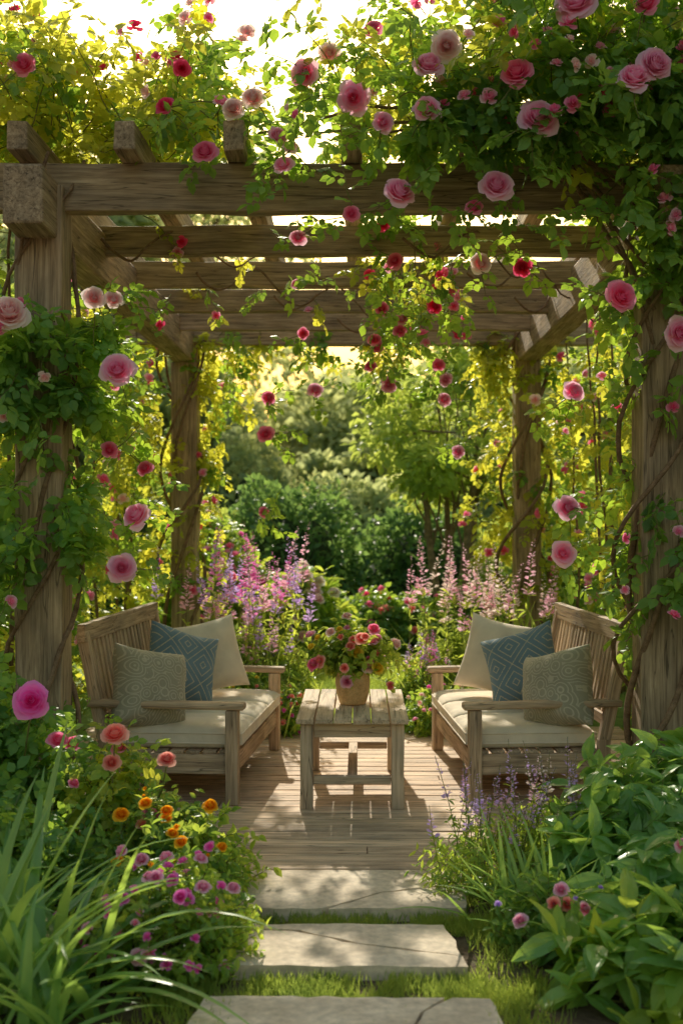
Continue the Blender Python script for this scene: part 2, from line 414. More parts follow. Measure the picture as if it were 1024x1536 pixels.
CUSH=fabric('seat_fabric',(.84,.73,.59));CREAMF=fabric('cream_linen',(.80,.69,.55))
BLUEF=fabric('blue_geometric_fabric',(.17,.25,.32),'geo',(.60,.52,.36))
BEIGEF=fabric('olive_patterned_fabric',(.38,.35,.27),'swirl',(.68,.60,.47))

def cushion(mb,x0,x1,y0,y1,z0,z1):
    """puffy seat pad with rounded edges"""
    nx,ny=14,14;hx=(x1-x0)/2;hy=(y1-y0)/2;cx=(x0+x1)/2;cy=(y0+y1)/2;h=(z1-z0)/2;cz=(z0+z1)/2
    def prof(side):
        V=[]
        for j in range(ny+1):
            for i in range(nx+1):
                u=-math.cos(math.pi*i/nx);v=-math.cos(math.pi*j/ny)
                f=max(0,(1-abs(u)**9)*(1-abs(v)**9))**.45
                pf=.014*math.cos(u*1.4)*math.cos(v*1.4)
                V.append([cx+u*hx,cy+v*hy,cz+side*(h*(.35+.65*f)+pf*(side>0))])
        return A(V)
    F=A([[j*(nx+1)+i,j*(nx+1)+i+1,(j+1)*(nx+1)+i+1,(j+1)*(nx+1)+i] for j in range(ny) for i in range(nx)])
    T=prof(1);B=prof(-1);n=len(T)
    mb.add(T,F);mb.add(B,F[:,::-1])
    ring=[i for i in range(nx+1)]+[(j)*(nx+1)+nx for j in range(1,ny+1)]+[ny*(nx+1)+i for i in range(nx-1,-1,-1)]+[j*(nx+1) for j in range(ny-1,0,-1)]
    m=len(ring);W=np.concatenate([T[ring],B[ring]])
    mb.add(W,[[ (i+1)%m,i,m+i,m+(i+1)%m] for i in range(m)])
    return T[ring]
def bench(sx,x,y,rot):
    e=empty('garden_bench',(x,y,0));e.rotation_euler=(0,0,rot);L=1.5
    def B(mb,p0,p1,w,h,**k): beam(mb,(p0[0]*sx,p0[1],p0[2]),(p1[0]*sx,p1[1],p1[2]),w,h,4,.001,**k)
    mb=MB()
    for yy in (.035,L-.035):
        B(mb,(.03,yy,0),(.03,yy,.485),.066,.07)
        B(mb,(.70,yy,0),(.70,yy,.33),.06,.06);B(mb,(.70,yy,.31),(.815,yy,.875),.06,.055,up=(0,1,0))
    mb.build('legs',[WBENCH],e,bevel=.006)
    mb=MB()
    for yy in (.03,L-.03): B(mb,(-.035,yy,.505),(.79,yy,.515),.085,.036)
    mb.build('armrests',[WBENCH],e,bevel=.012,seg=3)
    mb=MB()
    B(mb,(.03,.07,.205),(.03,L-.07,.205),.03,.10);B(mb,(.70,.06,.21),(.70,L-.06,.21),.03,.10)
    for yy in (.04,L-.04): B(mb,(.06,yy,.205),(.67,yy,.205),.03,.10)
    for k in range(8): B(mb,(.07+k*.085,.05,.262),(.07+k*.085,L-.05,.262),.07,.016)
    mb.build('seat_frame',[WBENCH],e,bevel=.004)
    mb=MB()
    B(mb,(.81,-.01,.875),(.81,L+.01,.875),.045,.095);B(mb,(.725,.06,.42),(.725,L-.06,.42),.035,.06)
    for k in range(19):
        yy=.10+k*(L-.2)/18;B(mb,(.727,yy,.42),(.805,yy,.85),.016,.04,up=(0,1,0))
    mb.build('backrest',[WBENCH],e,bevel=.004)
    mb=MB();pp=MB()
    for k in range(3):
        y0=.075+k*(L-.15)/3;r=cushion(mb,*sorted((-.01*sx,.66*sx)),y0+.002,y0+(L-.15)/3-.002,.268,.39)
        q=r.copy();q=np.concatenate([q,q[:1]])[None];tubes(pp,q+A([0,0,.002]),.005,.005,0,5)
        q=q-A([0,0,.05]);tubes(pp,q,.005,.005,0,5)
    mb.build('seat_cushions',[CUSH],e,True);pp.build('cushion_piping',[CUSH],e,True)
    return e
bench(-1,-.585,6.12,math.radians(-4.5))
bench(1,.60,6.12,math.radians(4.0))
def pillow(loc,s,nrmv,roll,mat,T=.085):
    n=22;V=[];G=[]
    for side in (1,-1):
        for j in range(n+1):
            for i in range(n+1):
                u=-math.cos(math.pi*i/n);v=-math.cos(math.pi*j/n)
                f=max(0,(1-u**4)*(1-v**4))**.55
                x=u*(1-.10*(1-v*v));y=v*(1-.10*(1-u*u))
                w=.05*math.sin(7*u*v+3*u+loc[0]*9)*(1-f)+.06*math.sin(9*v+5*u)*f*(1-f)*2
                V.append([x*s,y*s,side*T*f*(1+w)+ .014*math.sin(3*u+loc[1]*7)*(abs(v))]);G.append([u+side*3,v,0])
    F=[]
    for j in range(n):
        for i in range(n):
            a=j*(n+1)+i;F.append([a,a+1,a+n+2,a+n+1])
    F=A(F);m=(n+1)**2;F=np.concatenate([F,F[:,::-1]+m]);V=A(V)
    z=A(nrmv,float);z/=np.linalg.norm(z);x=np.cross([0,0,1],z);x/=np.linalg.norm(x);y=np.cross(z,x)
    R=np.stack([x,y,z],-1);c,si=math.cos(roll),math.sin(roll);R=R@A([[c,-si,0],[si,c,0],[0,0,1]])
    mb=MB();mb.add(V@R.T+A(loc),F,0,G)
    o=mb.build('throw_pillow',[mat],None,True)
pillow((-1.07,6.34,.565),.22,(.74,-.68,.30),-.24,BEIGEF,.13)
pillow((-.98,6.84,.62),.22,(.60,-.75,.35),-.32,BLUEF,.11)
pillow((-.88,7.22,.63),.225,(.45,-.90,.30),.16,CREAMF,.11)
pillow((1.08,6.34,.56),.215,(-.76,-.66,.30),.26,BEIGEF,.13)
pillow((.96,6.80,.62),.22,(-.50,-.85,.35),.36,BLUEF,.11)
pillow((.87,7.20,.63),.23,(-.35,-.95,.30),-.20,CREAMF,.11)

# ------------------------------------------------------------------ coffee table
e=empty('coffee_table');tx0,tx1,ty0,ty1=-.285,.285,6.02,7.05
mb=MB();n=6;w=(tx1-tx0)/n
for k in range(n): beam(mb,(tx0+w*(k+.5),ty0,.447+rng.normal()*.001),(tx0+w*(k+.5),ty1,.447+rng.normal()*.001),w-.006,.026,5,.001)
mb.build('table_top',[WTABLE],e,bevel=.004)
mb=MB()
for x in (tx0+.055,tx1-.055):
    for y in (ty0+.06,ty1-.06): beam(mb,(x,y,0),(x,y,.432),.064,.064,4,.001)
mb.build('legs',[WTABLE],e,bevel=.005)
mb=MB()
for y in (ty0+.06,ty1-.06):
    beam(mb,(tx0+.09,y,.395),(tx1-.09,y,.395),.025,.07);beam(mb,(tx0+.09,y,.145),(tx1-.09,y,.145),.045,.04)
for x in (tx0+.055,tx1-.055): beam(mb,(x,ty0+.09,.395),(x,ty1-.09,.395),.025,.07)
beam(mb,(0,ty0+.085,.147),(0,ty1-.085,.147),.05,.035)
mb.build('aprons_and_stretchers',[WTABLE],e,bevel=.004)
# flower pot
POT=noisemat('ochre_stoneware',[(.3,(.54,.31,.13)),(.5,(.72,.45,.21)),(.7,(.80,.56,.30))],18,6,.6,.5,.004)
e=empty('potted_flowers',(0,6.50,.46));mb=MB()
prof=[(.0,.002),(.062,.002),(.068,.01),(.082,.06),(.088,.11),(.086,.145),(.082,.155),(.09,.16),(.092,.175),(.086,.178),(.078,.172),(.076,.14),(0,.14)]
k=40;V=[];F=[]
for j,(r,z) in enumerate(prof):
    for i in range(k):
        a=2*math.pi*i/k;rr=(r+.0015*math.sin(a*9+j))*1.06;V.append([rr*math.cos(a),rr*math.sin(a),z*1.06])
for j in range(len(prof)-1):
    for i in range(k): F.append([j*k+i,j*k+(i+1)%k,(j+1)*k+(i+1)%k,(j+1)*k+i])
mb.add(V,F);mb.build('pot',[POT],e,True)
mL=MB();mS=MB();mF=MB();n=180
s=np.stack([U(-.05,.05,n),U(-.05,.05,n),np.full(n,.17)],-1);d=rng.normal(size=(n,3))*A([.70,.62,.3])+A([0,0,1.05])
pts,tg=leafy(mL,mS,s,d,U(.13,.31,n),7,1.2,.13,(.035,.06),SL,rng.integers(0,2,n),.0018,2,skip=1)
mL.build('leaves',[FRESH,FRESH],e);mS.build('stems',[STEM],e)
ends=pts[:,-1];w=-ends[:,1]*1.5+rng.random(n)*1.3;idx=np.argsort(-w)[:36]
flowers(mF,ends[idx]+A([0,-.01,.01]),nrm(ends[idx]-A([0,0,.15]))+A([0,-.5,.2]),U(.035,.08,36),rng.choice([iCORAL,iCORAL,iDEEP,iPINK,iCORAL,iYELL,iPALE],36),True)
mF.build('blossoms',FL,e,True)

# ------------------------------------------------------------------ climbing roses
def boxs(n,x,y,z): return np.stack([U(x[0],x[1],n),U(y[0],y[1],n),U(z[0],z[1],n)],-1)
class Rose:
    def __init__(s,name='climbing_rose'):
        s.e=empty(name);s.L=MB();s.S=MB();s.F=MB();s.W=MB();s.pool=[]
    def grow(s,st,d,length,**k):
        p,t=leafy(s.L,s.S,st,d,length,**k);s.pool.append(p[:,-3:].reshape(-1,3));return p
    def scatter(s,n,size,cols,box=None,hi=False,D=(0,-.8,.3),clus=0):
        P=np.concatenate(s.pool)
        if box is not None:
            m=np.all((P>A(box)[:,0])&(P<A(box)[:,1]),axis=1);P=P[m]
        if len(P)==0: return
        w=-P[:,1]+rng.random(len(P))*.9
        P=P[np.argsort(-w)[:max(3*n,10)]] if box is not None else P
        P=P[rng.choice(len(P),min(n,len(P)),False)]
        if clus:
            P=np.concatenate([P]+[P[rng.random(len(P))<.5]+A([1,0,0])*U(-.09,.09)+A([0,0,1])*U(-.08,.08) for _ in range(clus)])
        flowers(s.F,P+A([0,-.06,.02])+rng.normal(size=P.shape)*.03,A(D)+rng.normal(size=P.shape)*.45,U(size[0],size[1],len(P)),rng.choice(cols,len(P)),hi)
    def put(s,lst):
        for (x,y,z,sz,c) in lst:
            d=A([rng.normal()*.3,-1,.3+rng.normal()*.25])
            flowers(s.F,[[x,y,z]],[d],sz*1.08,c,True)
            leafy(s.L,s.S,[[x,y+.03,z]]*3,rng.normal(size=(3,3))*.6+A([0,.5,-.1]),.22,P=4,grav=1,ls=(.09,.13),skip=1)
    def wood(s,pts,r0,r1): tubes(s.W,A(pts,float)[None] if np.ndim(pts)==2 else pts,r0,r1,0,6)
    def done(s):
        s.L.build('leaves',[ROSELEAF,ROSELEAF_Y],s.e);s.S.build('shoots',[STEM],s.e,True)
        if s.W.n: s.W.build('woody_stems',[VINE],s.e,True)
        if s.F.n: s.F.build('blossoms',FL,s.e,True)
def twine(cx,cy,z0,z1,r,turns,ph,n=40):
    t=np.linspace(0,1,n);a=ph+t*turns*2*math.pi
    p=np.stack([cx+r*np.cos(a)*(1+.2*np.sin(t*9+ph)),cy+r*np.sin(a),z0+(z1-z0)*t],-1)
    return p+np.cumsum(rng.normal(size=p.shape)*.004,0)
def around(n,cx,cy,z,r=.13):
    a=U(0,2*math.pi,n);v=np.stack([np.cos(a),np.sin(a),np.zeros(n)],-1)
    s=v*r+A([cx,cy,0]);s[:,2]=U(z[0],z[1],n);return s,v

# right rose, roof + front right post
R=Rose()
n=260;st=boxs(n,(-.2,2.1),(5.5,8.0),(3.32,3.6));st[:,1]=5.5+1.6*rng.random(n)**1.7
keep=rng.random(n)<np.clip(.35+.5*(st[:,0]),.2,1);st=st[keep];n=len(st)
d=rng.normal(size=(n,3))*A([.8,.8,.5])+A([0,-.35,.55]);R.grow(st,d,U(.3,.65,n),P=9,grav=1.6,mat=(rng.random(n)<.3).astype(int))
n=135;st=boxs(n,(.65,2.2),(5.35,6.2),(3.4,4.15));d=rng.normal(size=(n,3))+A([0,-.5,.3]);R.grow(st,d,U(.25,.5,n),P=8,grav=2)
n=54;st=boxs(n,(.0,2.2),(5.6,6.6),(3.5,3.9));d=rng.normal(size=(n,3))*.45+A([-.05,-.2,1]);R.grow(st,d,U(.4,.8,n),P=9,grav=.7,mat=(rng.random(n)<.6).astype(int))
n=90;st=boxs(n,(.15,1.9),(5.45,5.72),(3.25,3.5));st[:,0]=1.9-1.75*rng.random(n)**1.3;d=rng.normal(size=(n,3))*A([.6,.35,.4])+A([0,-.7,-.05]);R.grow(st,d,U(.18,.42,n),P=8,grav=2.6)
n=55;st=boxs(n,(1.25,1.9),(5.5,5.85),(2.6,3.3));d=rng.normal(size=(n,3))*A([.6,.3,.5])+A([0,-.5,-.3]);R.grow(st,d,U(.2,.4,n),P=7,grav=3.)
st,v=around(85,1.60,5.86,(.9,3.),.15);R.grow(st,v+rng.normal(size=v.shape)*.3+A([.30,-.3,0]),U(.15,.38,85),P=7,grav=2.4)
for k in range(5): R.wood(twine(1.5,5.86,-.05,3.25,.145+.01*k,1.2+.3*k,k*1.3),.02-.002*k,.010)
for k in range(5):
    t=np.linspace(0,1,16)[:,None];R.wood(A([1.45,5.75,2.3+.17*k])*(1-t)+A([.75-.3*k,5.72,3.3])*t+A([0,-.06,.25])*np.sin(t*math.pi)+rng.normal(size=(16,3))*.01,.012,.006)
R.put([(.97,5.15,3.69,.19,iPINK),(.81,5.2,3.20,.17,iPINK),(1.2,5.1,3.34,.14,iPINK),(1.29,5.1,3.40,.14,iPINK),(.72,5.2,3.40,.135,iDEEP),
 (.64,5.3,2.94,.14,iPINK),(.21,5.3,2.91,.14,iPINK),(.01,5.3,3.33,.14,iPINK),(.33,5.25,3.26,.12,iPINK),(.34,5.3,3.47,.13,iPINK),
 (-.21,5.45,3.49,.13,iPINK),(.42,5.3,3.56,.13,iPALE),(-.10,5.5,3.6,.10,iPALE),(1.21,5.4,2.47,.135,iDEEP),(1.45,5.3,2.29,.14,iPINK),
 (1.5,5.1,3.74,.14,iPINK),(.14,5.3,3.22,.09,iPINK),(1.28,5.2,3.70,.10,iDEEP),(.85,6.0,2.72,.09,iCRIM),(.61,5.7,2.68,.10,iPALE),
 (1.05,5.7,2.07,.10,iPINK),(1.04,5.8,1.52,.12,iPINK),(1.02,5.8,1.30,.12,iPINK),(1.12,5.2,3.78,.11,iPINK),(.1,5.6,3.75,.09,iDEEP),(.0,5.35,2.83,.07,iDEEP),(.55,5.4,2.87,.08,iDEEP)])
R.scatter(85,(.045,.09),[iPINK,iDEEP,iPALE,iDEEP],((-.5,2.2),(4.6,5.9),(3.15,4.8)),False,clus=1)
R.scatter(26,(.05,.08),[iPINK,iDEEP],((1.2,2.2),(4.6,5.9),(1.,3.)),False)
R.done()
# left rose, roof + front left post
R=Rose()
n=105;st=boxs(n,(-2.2,-.65),(5.7,7.4),(3.32,3.5));d=rng.normal(size=(n,3))*A([.7,.7,.3])+A([0,-.2,.8]);R.grow(st,d,U(.25,.5,n),P=8,grav=1.2,mat=(rng.random(n)<.55).astype(int))
n=105;st=boxs(n,(-2.2,-.65),(5.8,7.0),(3.35,3.6));st[:,0]=-2.2+1.5*rng.random(n)**1.4;d=rng.normal(size=(n,3))*.35+A([0,-.15,1]);R.grow(st,d,U(.35,.75,n),P=10,grav=.5,mat=(rng.random(n)<.75).astype(int))
st,v=around(75,-1.5,5.86,(1.95,2.5),.15);R.grow(st,v+rng.normal(size=v.shape)*.3+A([0,-.4,0]),U(.15,.36,75),P=7,grav=2.4)
st,v=around(38,-1.55,5.86,(1.25,1.65),.14);R.grow(st,v+rng.normal(size=v.shape)*.3+A([0,-.4,0]),U(.15,.34,38),P=6,grav=2.4)
st,v=around(35,-1.68,5.86,(.4,2.8),.12);R.grow(st,v+rng.normal(size=v.shape)*.3+A([-.5,-.1,0]),U(.15,.36,35),P=6,grav=2.4)
for k in range(4): R.wood(twine(-1.5,5.86,-.05,3.2,.14+.012*k,.9+.35*k,2+k*1.5),.018-.002*k,.009)
R.put([(-1.07,5.5,2.15,.15,iPINK),(-1.0,5.6,1.48,.13,iPINK),(-1.07,5.6,1.24,.13,iPINK),(-1.54,5.4,2.39,.17,iPALE),
 (-.85,5.5,3.36,.09,iCRIM),(-.79,5.6,3.57,.08,iCRIM),(-.67,5.5,3.15,.11,iDEEP),(-.55,5.6,3.38,.10,iPALE),(-.46,5.6,3.43,.10,iPALE),(-.34,5.5,3.22,.09,iPINK),(-.31,5.5,3.09,.09,iPINK),(-.28,5.5,3.17,.07,iPALE),
 (-1.2,5.6,2.5,.10,iPALE),(-1.12,5.65,2.5,.09,iPALE),(-1.17,5.8,1.8,.08,iDEEP),(-1.05,6.1,1.72,.08,iDEEP),(-1.5,5.5,3.55,.10,iDEEP),(-.62,5.7,3.45,.08,iPINK)])
R.scatter(30,(.045,.085),[iPALE,iCRIM,iDEEP,iPINK],((-2.2,-.3),(5,6.6),(3.3,4.6)),False,clus=1)
R.scatter(10,(.05,.09),[iPALE,iPINK,iDEEP],((-2.2,-1.2),(5,6.),(1.,2.7)),False)
R.done()
# hanging interior strands + back beam
R=Rose()
n=30;st=boxs(n,(.08,.75),(6.7,8.6),(2.98,3.2));st[:,0]=.38+rng.normal(size=n)*.16;d=rng.normal(size=(n,3))*.45+A([0,-.1,-.5]);R.grow(st,d,U(.25,.6,n),P=9,grav=3.5,mat=(rng.random(n)<.4).astype(int),ls=(.09,.13))
n=12;st=boxs(n,(-1.3,-.25),(6.7,9.2),(3.0,3.2));d=rng.normal(size=(n,3))*.6+A([0,-.1,-.1]);R.grow(st,d,U(.15,.35,n),P=6,grav=3,mat=(rng.random(n)<.6).astype(int),ls=(.08,.12))
for x0,x1,l0,l1,n in ((-1.42,-1.15,.3,.75,16),(-1.1,-.2,.12,.30,12),(.05,.55,.15,.30,8),(.95,1.40,.3,.7,20)):
    st=boxs(n,(x0,x1),(10.45,10.7),(2.9,3.1));d=rng.normal(size=(n,3))*.5+A([0,-.1,-.4]);R.grow(st,d,U(l0,l1,n),P=8,grav=3,mat=(rng.random(n)<.8).astype(int),ls=(.11,.16))
n=6;st=boxs(n,(-2,2),(9.8,10.8),(3.32,3.4));d=rng.normal(size=(n,3))+A([0,0,.3]);R.grow(st,d,U(.2,.4,n),P=6,grav=1.8,mat=np.ones(n,int))
for k in range(7):
    t=np.linspace(0,1,22)[:,None];x=-1.4+k*.42;y=6.6+(k%4)*.9
    R.wood(A([x,y,3.0])*(1-t)+A([x+.8,y+.4,3.0])*t+A([0,0,-.09])*np.sin(t*math.pi*3)+np.cumsum(rng.normal(size=(22,3))*.008,0),.009,.005)
R.put([(.23,8,2.35,.11,iPINK),(.11,8,2.47,.08,iDEEP),(.56,8,2.48,.09,iDEEP),(.61,8,2.38,.09,iPINK),(.6,8,2.25,.09,iPINK),(.69,8,1.9,.09,iPINK),(-.57,8,2.26,.09,iDEEP),(-.59,8,2.02,.11,iDEEP),(-.26,8,2.31,.10,iPINK),(-.6,8,1.5,.07,iDEEP),
 (.47,7,2.7,.09,iCRIM),(.23,6.6,2.88,.09,iDEEP),(.17,6.6,3.08,.08,iCRIM),(.28,7.3,2.6,.08,iDEEP),(.17,7.2,2.72,.08,iDEEP),(.13,7.4,2.56,.08,iDEEP),(.29,7.3,2.67,.08,iPINK),(-.29,6.4,2.96,.09,iPINK),(-.33,7,2.83,.07,iPINK),(.15,7.6,2.54,.08,iDEEP),(-.32,7.6,2.63,.07,iDEEP)])
R.scatter(26,(.06,.09),[iDEEP,iCRIM,iPINK],((-1.6,1.6),(6,10.9),(1.8,3.0)),False);R.done()
# back-post roses
for sx in (-1,1):
    R=Rose();cx=1.5*sx
    st,v=around(70,cx+.12*sx,10.6,(.7,3.0),.13);R.grow(st,v+rng.normal(size=v.shape)*.3+A([.55*sx,.1,0]),U(.2,.55,70),P=8,grav=2,mat=(rng.random(70)<.7).astype(int),ls=(.11,.16))
    n=18;st=boxs(n,(1.12,1.4),(10.6,10.9),(1.3,2.9))*A([sx,1,1]);R.grow(st,rng.normal(size=(n,3))*.6+A([-.1*sx,0,-.2]),U(.2,.4,n),P=7,grav=2.5,mat=(rng.random(n)<.8).astype(int),ls=(.11,.16))
    for k in range(4): R.wood(twine(cx,10.5,-.05,3.1,.15+.02*k,1.+.3*k,k*1.7),.02,.012)
    R.scatter(20,(.07,.11),[iDEEP,iPINK,iDEEP],None,False);R.done()
    R=Rose();n=250
    st=np.stack([sx*U(1.80,2.35,n),U(6.4,11,n),U(.2,3.1,n)],-1)
    d=rng.normal(size=(n,3))*.8+A([0,-.3,.1]);R.grow(st,d,U(.25,.55,n),P=8,grav=1.8,mat=(rng.random(n)<.6).astype(int),ls=(.11,.16))
    for k in range(14):
        b=A([sx*U(1.8,2.3),U(6.3,10.8),-.05]);t=np.linspace(0,1,18)[:,None]
        R.wood(b+A([0,0,3.3])*t+A([U(-.2,.2),U(-.5,.5),0])*t*t+np.cumsum(rng.normal(size=(18,3))*.012,0),.016,.007)
    P=np.concatenate(R.pool);P=P[np.abs(P[:,0])<2.0];P=P[rng.choice(len(P),70,False)]
    flowers(R.F,P+A([-.08*sx,-.05,0]),A([-sx*.6,-.8,.3])+rng.normal(size=P.shape)*.35,U(.06,.11,70),rng.choice([iDEEP,iPINK,iDEEP,iPALE],70),False)
    R.done()

# ------------------------------------------------------------------ foreground planting
def strap(name,c,n,L,W,grav=1.6,spread=.12,up=1.,mats=(STRAP,)):
    mb=MB();st=np.repeat(A([c],float),n,0)+rng.normal(size=(n,3))*A([spread,spread,0])
    d=rng.normal(size=(n,3))*A([.55,.55,.1])+A([0,0,up]);P=11
    ln=U(L[0],L[1],n);pts,tg=path(st,d,ln,P,grav,.03)
    x=nrm(np.cross(tg,A([.01,.02,1.])));nn=np.cross(x,tg)
    t=np.linspace(0,1,P+1);w=(np.minimum(1,.55+t*2)*(1-t**2.6)+.02)[None,:,None]*U(W[0],W[1],n)[:,None,None]
    V=np.stack([pts-x*w+nn*w*.45,pts,pts+x*w+nn*w*.45],2)
    F=[]
    for j in range(P):
        for i in range(2):
            a=j*3+i;F.append([a,a+1,a+4,a+3])
    F=(A(F)[None]+(np.arange(n)*(P+1)*3)[:,None,None]).reshape(-1,4)
    mb.add(V.reshape(-1,3),F);return mb.build(name,list(mats),None,True)
strap('daylily_clump',(-1.00,3.72,-.05),64,(.55,.90),(.015,.026),1.6,.10)
strap('daylily_clump',(-1.22,4.15,-.05),50,(.55,.90),(.014,.024),1.5,.10)
strap('daylily_clump',(-.88,3.45,-.05),30,(.35,.6),(.013,.021),2.0,.08)
strap('iris_clump',(.68,4.4,-.05),60,(.28,.5),(.009,.015),1.9,.07)
strap('iris_clump',(.86,4.2,-.05),40,(.25,.42),(.009,.014),2.,.06)
bush('pink_geranium',(-.64,4.12,-.05),(.28,.30,.27),300,(.08,.2),(.03,.05),SL,(FRESH,SHRUB),1,2,fl=[(50,(.028,.045),[iMAGE,iMAGE,iPINK],False),(14,(.045,.06),[iMAGE,iPINK],True)])
bush('marigold',(-.70,4.78,-.05),(.28,.32,.34),300,(.08,.2),(.03,.055),SL,(SHRUB,FRESH),1,2,fl=[(9,(.04,.065),[iORAN],True),(8,(.02,.035),[iORAN],False)])
bush('rose_bush',(-1.10,5.12,-.05),(.27,.28,.50),100,(.15,.33),(.08,.12),COMP,(FRESH,ROSELEAF,ROSELEAF_Y),.8,fl=[(7,(.05,.085),[iCORAL,iDEEP],True)])
bush('rose_bush',(-1.62,5.2,-.05),(.33,.30,.75),180,(.15,.35),(.10,.14),COMP,(ROSELEAF,),1.,fl=[(5,(.08,.11),[iDEEP,iMAGE],True)])
bush('leafy_groundcover',(-1.35,4.6,-.05),(.40,.35,.35),200,(.1,.25),(.06,.10),COMP,(SHRUB,ROSELEAF),1.)
e=empty('rose_stem');mb=MB();flowers(mb,[[-1.30,4.9,.73],[-.95,4.85,.60],[-.74,4.85,.50]],[[.2,-1,.35],[0,-.7,.8],[.1,-.6,.8]],[.155,.11,.08],[iMAGE,iCORAL,iCORAL]);mb.build('blossoms',FL,e,True)
tb=MB();tubes(tb,A([[[-1.5,5.2,.2],[-1.38,5.08,.45],[-1.30,4.92,.73]],[[-1.0,5.05,.2],[-.97,4.9,.4],[-.95,4.86,.6]],[[-.85,5.05,.2],[-.78,4.98,.35],[-.74,4.86,.49]]]),.005,.003,0,5);tb.build('stems',[STEM],e,True)
bush('laurel_shrub',(1.14,4.80,-.05),(.31,.32,.40),75,(.18,.32),(.10,.15),BL,(BROAD,),.3,2,P=7,upj=.35)
bush('laurel_shrub',(1.45,5.15,-.05),(.35,.32,.52),70,(.18,.34),(.10,.15),BL,(BROAD,),.3,2,P=7,upj=.35)
bush('hosta',(.96,3.84,-.05),(.25,.28,.18),56,(.10,.20),(.13,.20),BL,(BROAD,FRESH),.8,2,P=4,upj=.3)
bush('hosta',(1.15,4.15,-.05),(.28,.25,.26),46,(.10,.23),(.13,.19),BL,(BROAD,),.8,2,P=4,upj=.3,fl=[(3,(.05,.06),[iPINK],True)])
bush('verbena_plant',(.74,4.25,-.05),(.16,.16,.22),80,(.08,.16),(.03,.05),SL,(SHRUB,),1,2,fl=[(6,(.045,.06),[iCORAL,iPINK],True),(8,(.02,.03),[iPURP],False)])
def COLSEL(cols,n): return A(cols)[(np.arange(n)*7)%len(cols)]
def spikes(name,c,r,n,H,cols,leafn=200,ls=(.03,.06),mats=(FRESH,SHRUB),spr=.22,fw=.012,frac=.4,lh=.75,q_=30):
    e=empty(name);mL=MB();mS=MB();mF=MB();c=A(c,float)
    st=c+rng.normal(size=(n,3))*A([r[0]*.5,r[1]*.5,0]);d=rng.normal(size=(n,3))*A([spr,spr,0])+A([0,0,1]);P=12
    pts,tg=path(st,d,U(H[0],H[1],n),P,.15,.025);tubes(mS,pts,.003,.0015,0,3)
    k0=int(P*(1-frac))
    for q in range(q_):
        t=k0+(P-k0-.01)*rng.random(n)**1.0;i=np.clip(t.astype(int),0,P-1);f=(t-i)[:,None];ar=np.arange(n)
        p=pts[ar,i]*(1-f)+pts[ar,i+1]*f
        v=rng.normal(size=(n,3));v[:,2]=.1;v=nrm(v);tap=(1.2-(t-k0)/(P-k0))[:,None]
        p=p+v*fw*tap*.35;mm=COLSEL(cols,n)
        V,F,g=inst(D4V,D4F,frame(v+A([0,0,.3]),A([0,0,1.])+rng.normal(size=(n,3))*.4,fw*1.4*tap[:,0]),p,np.tile(A([[.8,.8,0]]),(4,1)),rng.random(n))
        mF.add(V,F,mm,g)
    for q in range(3):
        p=pts[:,1:k0+1].reshape(-1,3);t=tg[:,1:k0+1].reshape(-1,3);rr=rng.normal(size=p.shape);leaves(mL,p,t*.5+nrm(rr),U(ls[0],ls[1],len(p)),NL,rng.integers(0,len(mats),len(p)))
    s,v=inell(leafn,c+A([0,0,0]),A([r[0],r[1],H[0]*lh])*.85,.2);s[:,2]=np.abs(s[:,2]-c[2])+c[2]
    leafy(mL,mS,s,v*A([1,1,.3])+A([0,0,.8]),U(.1,.22,leafn),6,.6,.12,ls,NL,rng.integers(0,len(mats),leafn),.002,2)
    mL.build('leaves',list(mats),e);mS.build('stems',[STEM],e,True);mF.build('flower_spikes',FL,e);return e
spikes('salvia',(.56,4.85,-.05),(.20,.2),24,(.36,.60),[iPURP,iPURP,iPINK],110,(.025,.045),(SHRUB,FRESH),.22,.016,.30,.6)
spikes('salvia',(.86,5.0,-.05),(.2,.2),22,(.38,.62),[iPURP,iPURP,iPALE],110,(.03,.05),(SHRUB,FRESH),.22,.016,.30,.6)
# ------------------------------------------------------------------ middle garden
spikes('lupin_border',(-.86,9.1,-.05),(.52,.5),34,(1.05,1.52),[iPURP,iPINK,iMAGE,iPINK,iPURP],800,(.06,.11),(FRESH,GRASSM),.08,.036,.28,.58,66)
spikes('lupin_border',(-.68,8.75,-.05),(.2,.35),12,(.6,.95),[iPINK,iPURP],380,(.05,.09),(FRESH,SHRUB),.10,.028,.3,.7,44)
spikes('lupin_border',(.92,9.3,-.05),(.5,.5),28,(1.0,1.45),[iPALE,iPINK,iPALE,iPINK],650,(.06,.11),(FRESH,GRASSM),.08,.034,.28,.60,66)
spikes('catmint',(.52,8.85,-.05),(.22,.3),22,(.45,.75),[iPURP,iMAGE,iPINK],380,(.04,.07),(FRESH,SHRUB),.12,.022,.3,.75,36)
strap('iris_clump',(1.05,8.75,-.05),80,(.6,1.0),(.014,.022),1.1,.22,1.,(GRASSM,))
strap('iris_clump',(1.45,9.6,-.05),70,(.8,1.25),(.014,.022),.8,.22,1.,(GRASSM,))
strap('ornamental_grass',(-.66,8.35,-.05),110,(.4,.7),(.006,.010),1.3,.14,1.,(GRASSM,))
bush('groundcover_flowers',(-.50,8.3,-.05),(.18,.3,.28),180,(.08,.18),(.035,.06),SL,(FRESH,SHRUB),1,2,fl=[(30,(.03,.05),[iCORAL,iORAN,iMAGE],False)])
bush('groundcover_flowers',(.57,8.3,-.05),(.20,.3,.28),200,(.08,.18),(.035,.06),SL,(FRESH,SHRUB),1,2,fl=[(34,(.03,.05),[iMAGE,iPALE,iPINK],False)])
bush('groundcover_flowers',(-.9,8.3,-.05),(.35,.3,.42),260,(.08,.2),(.05,.08),SL,(FRESH,SHRUB),1,2,fl=[(16,(.03,.045),[iCORAL,iYELL],False)])
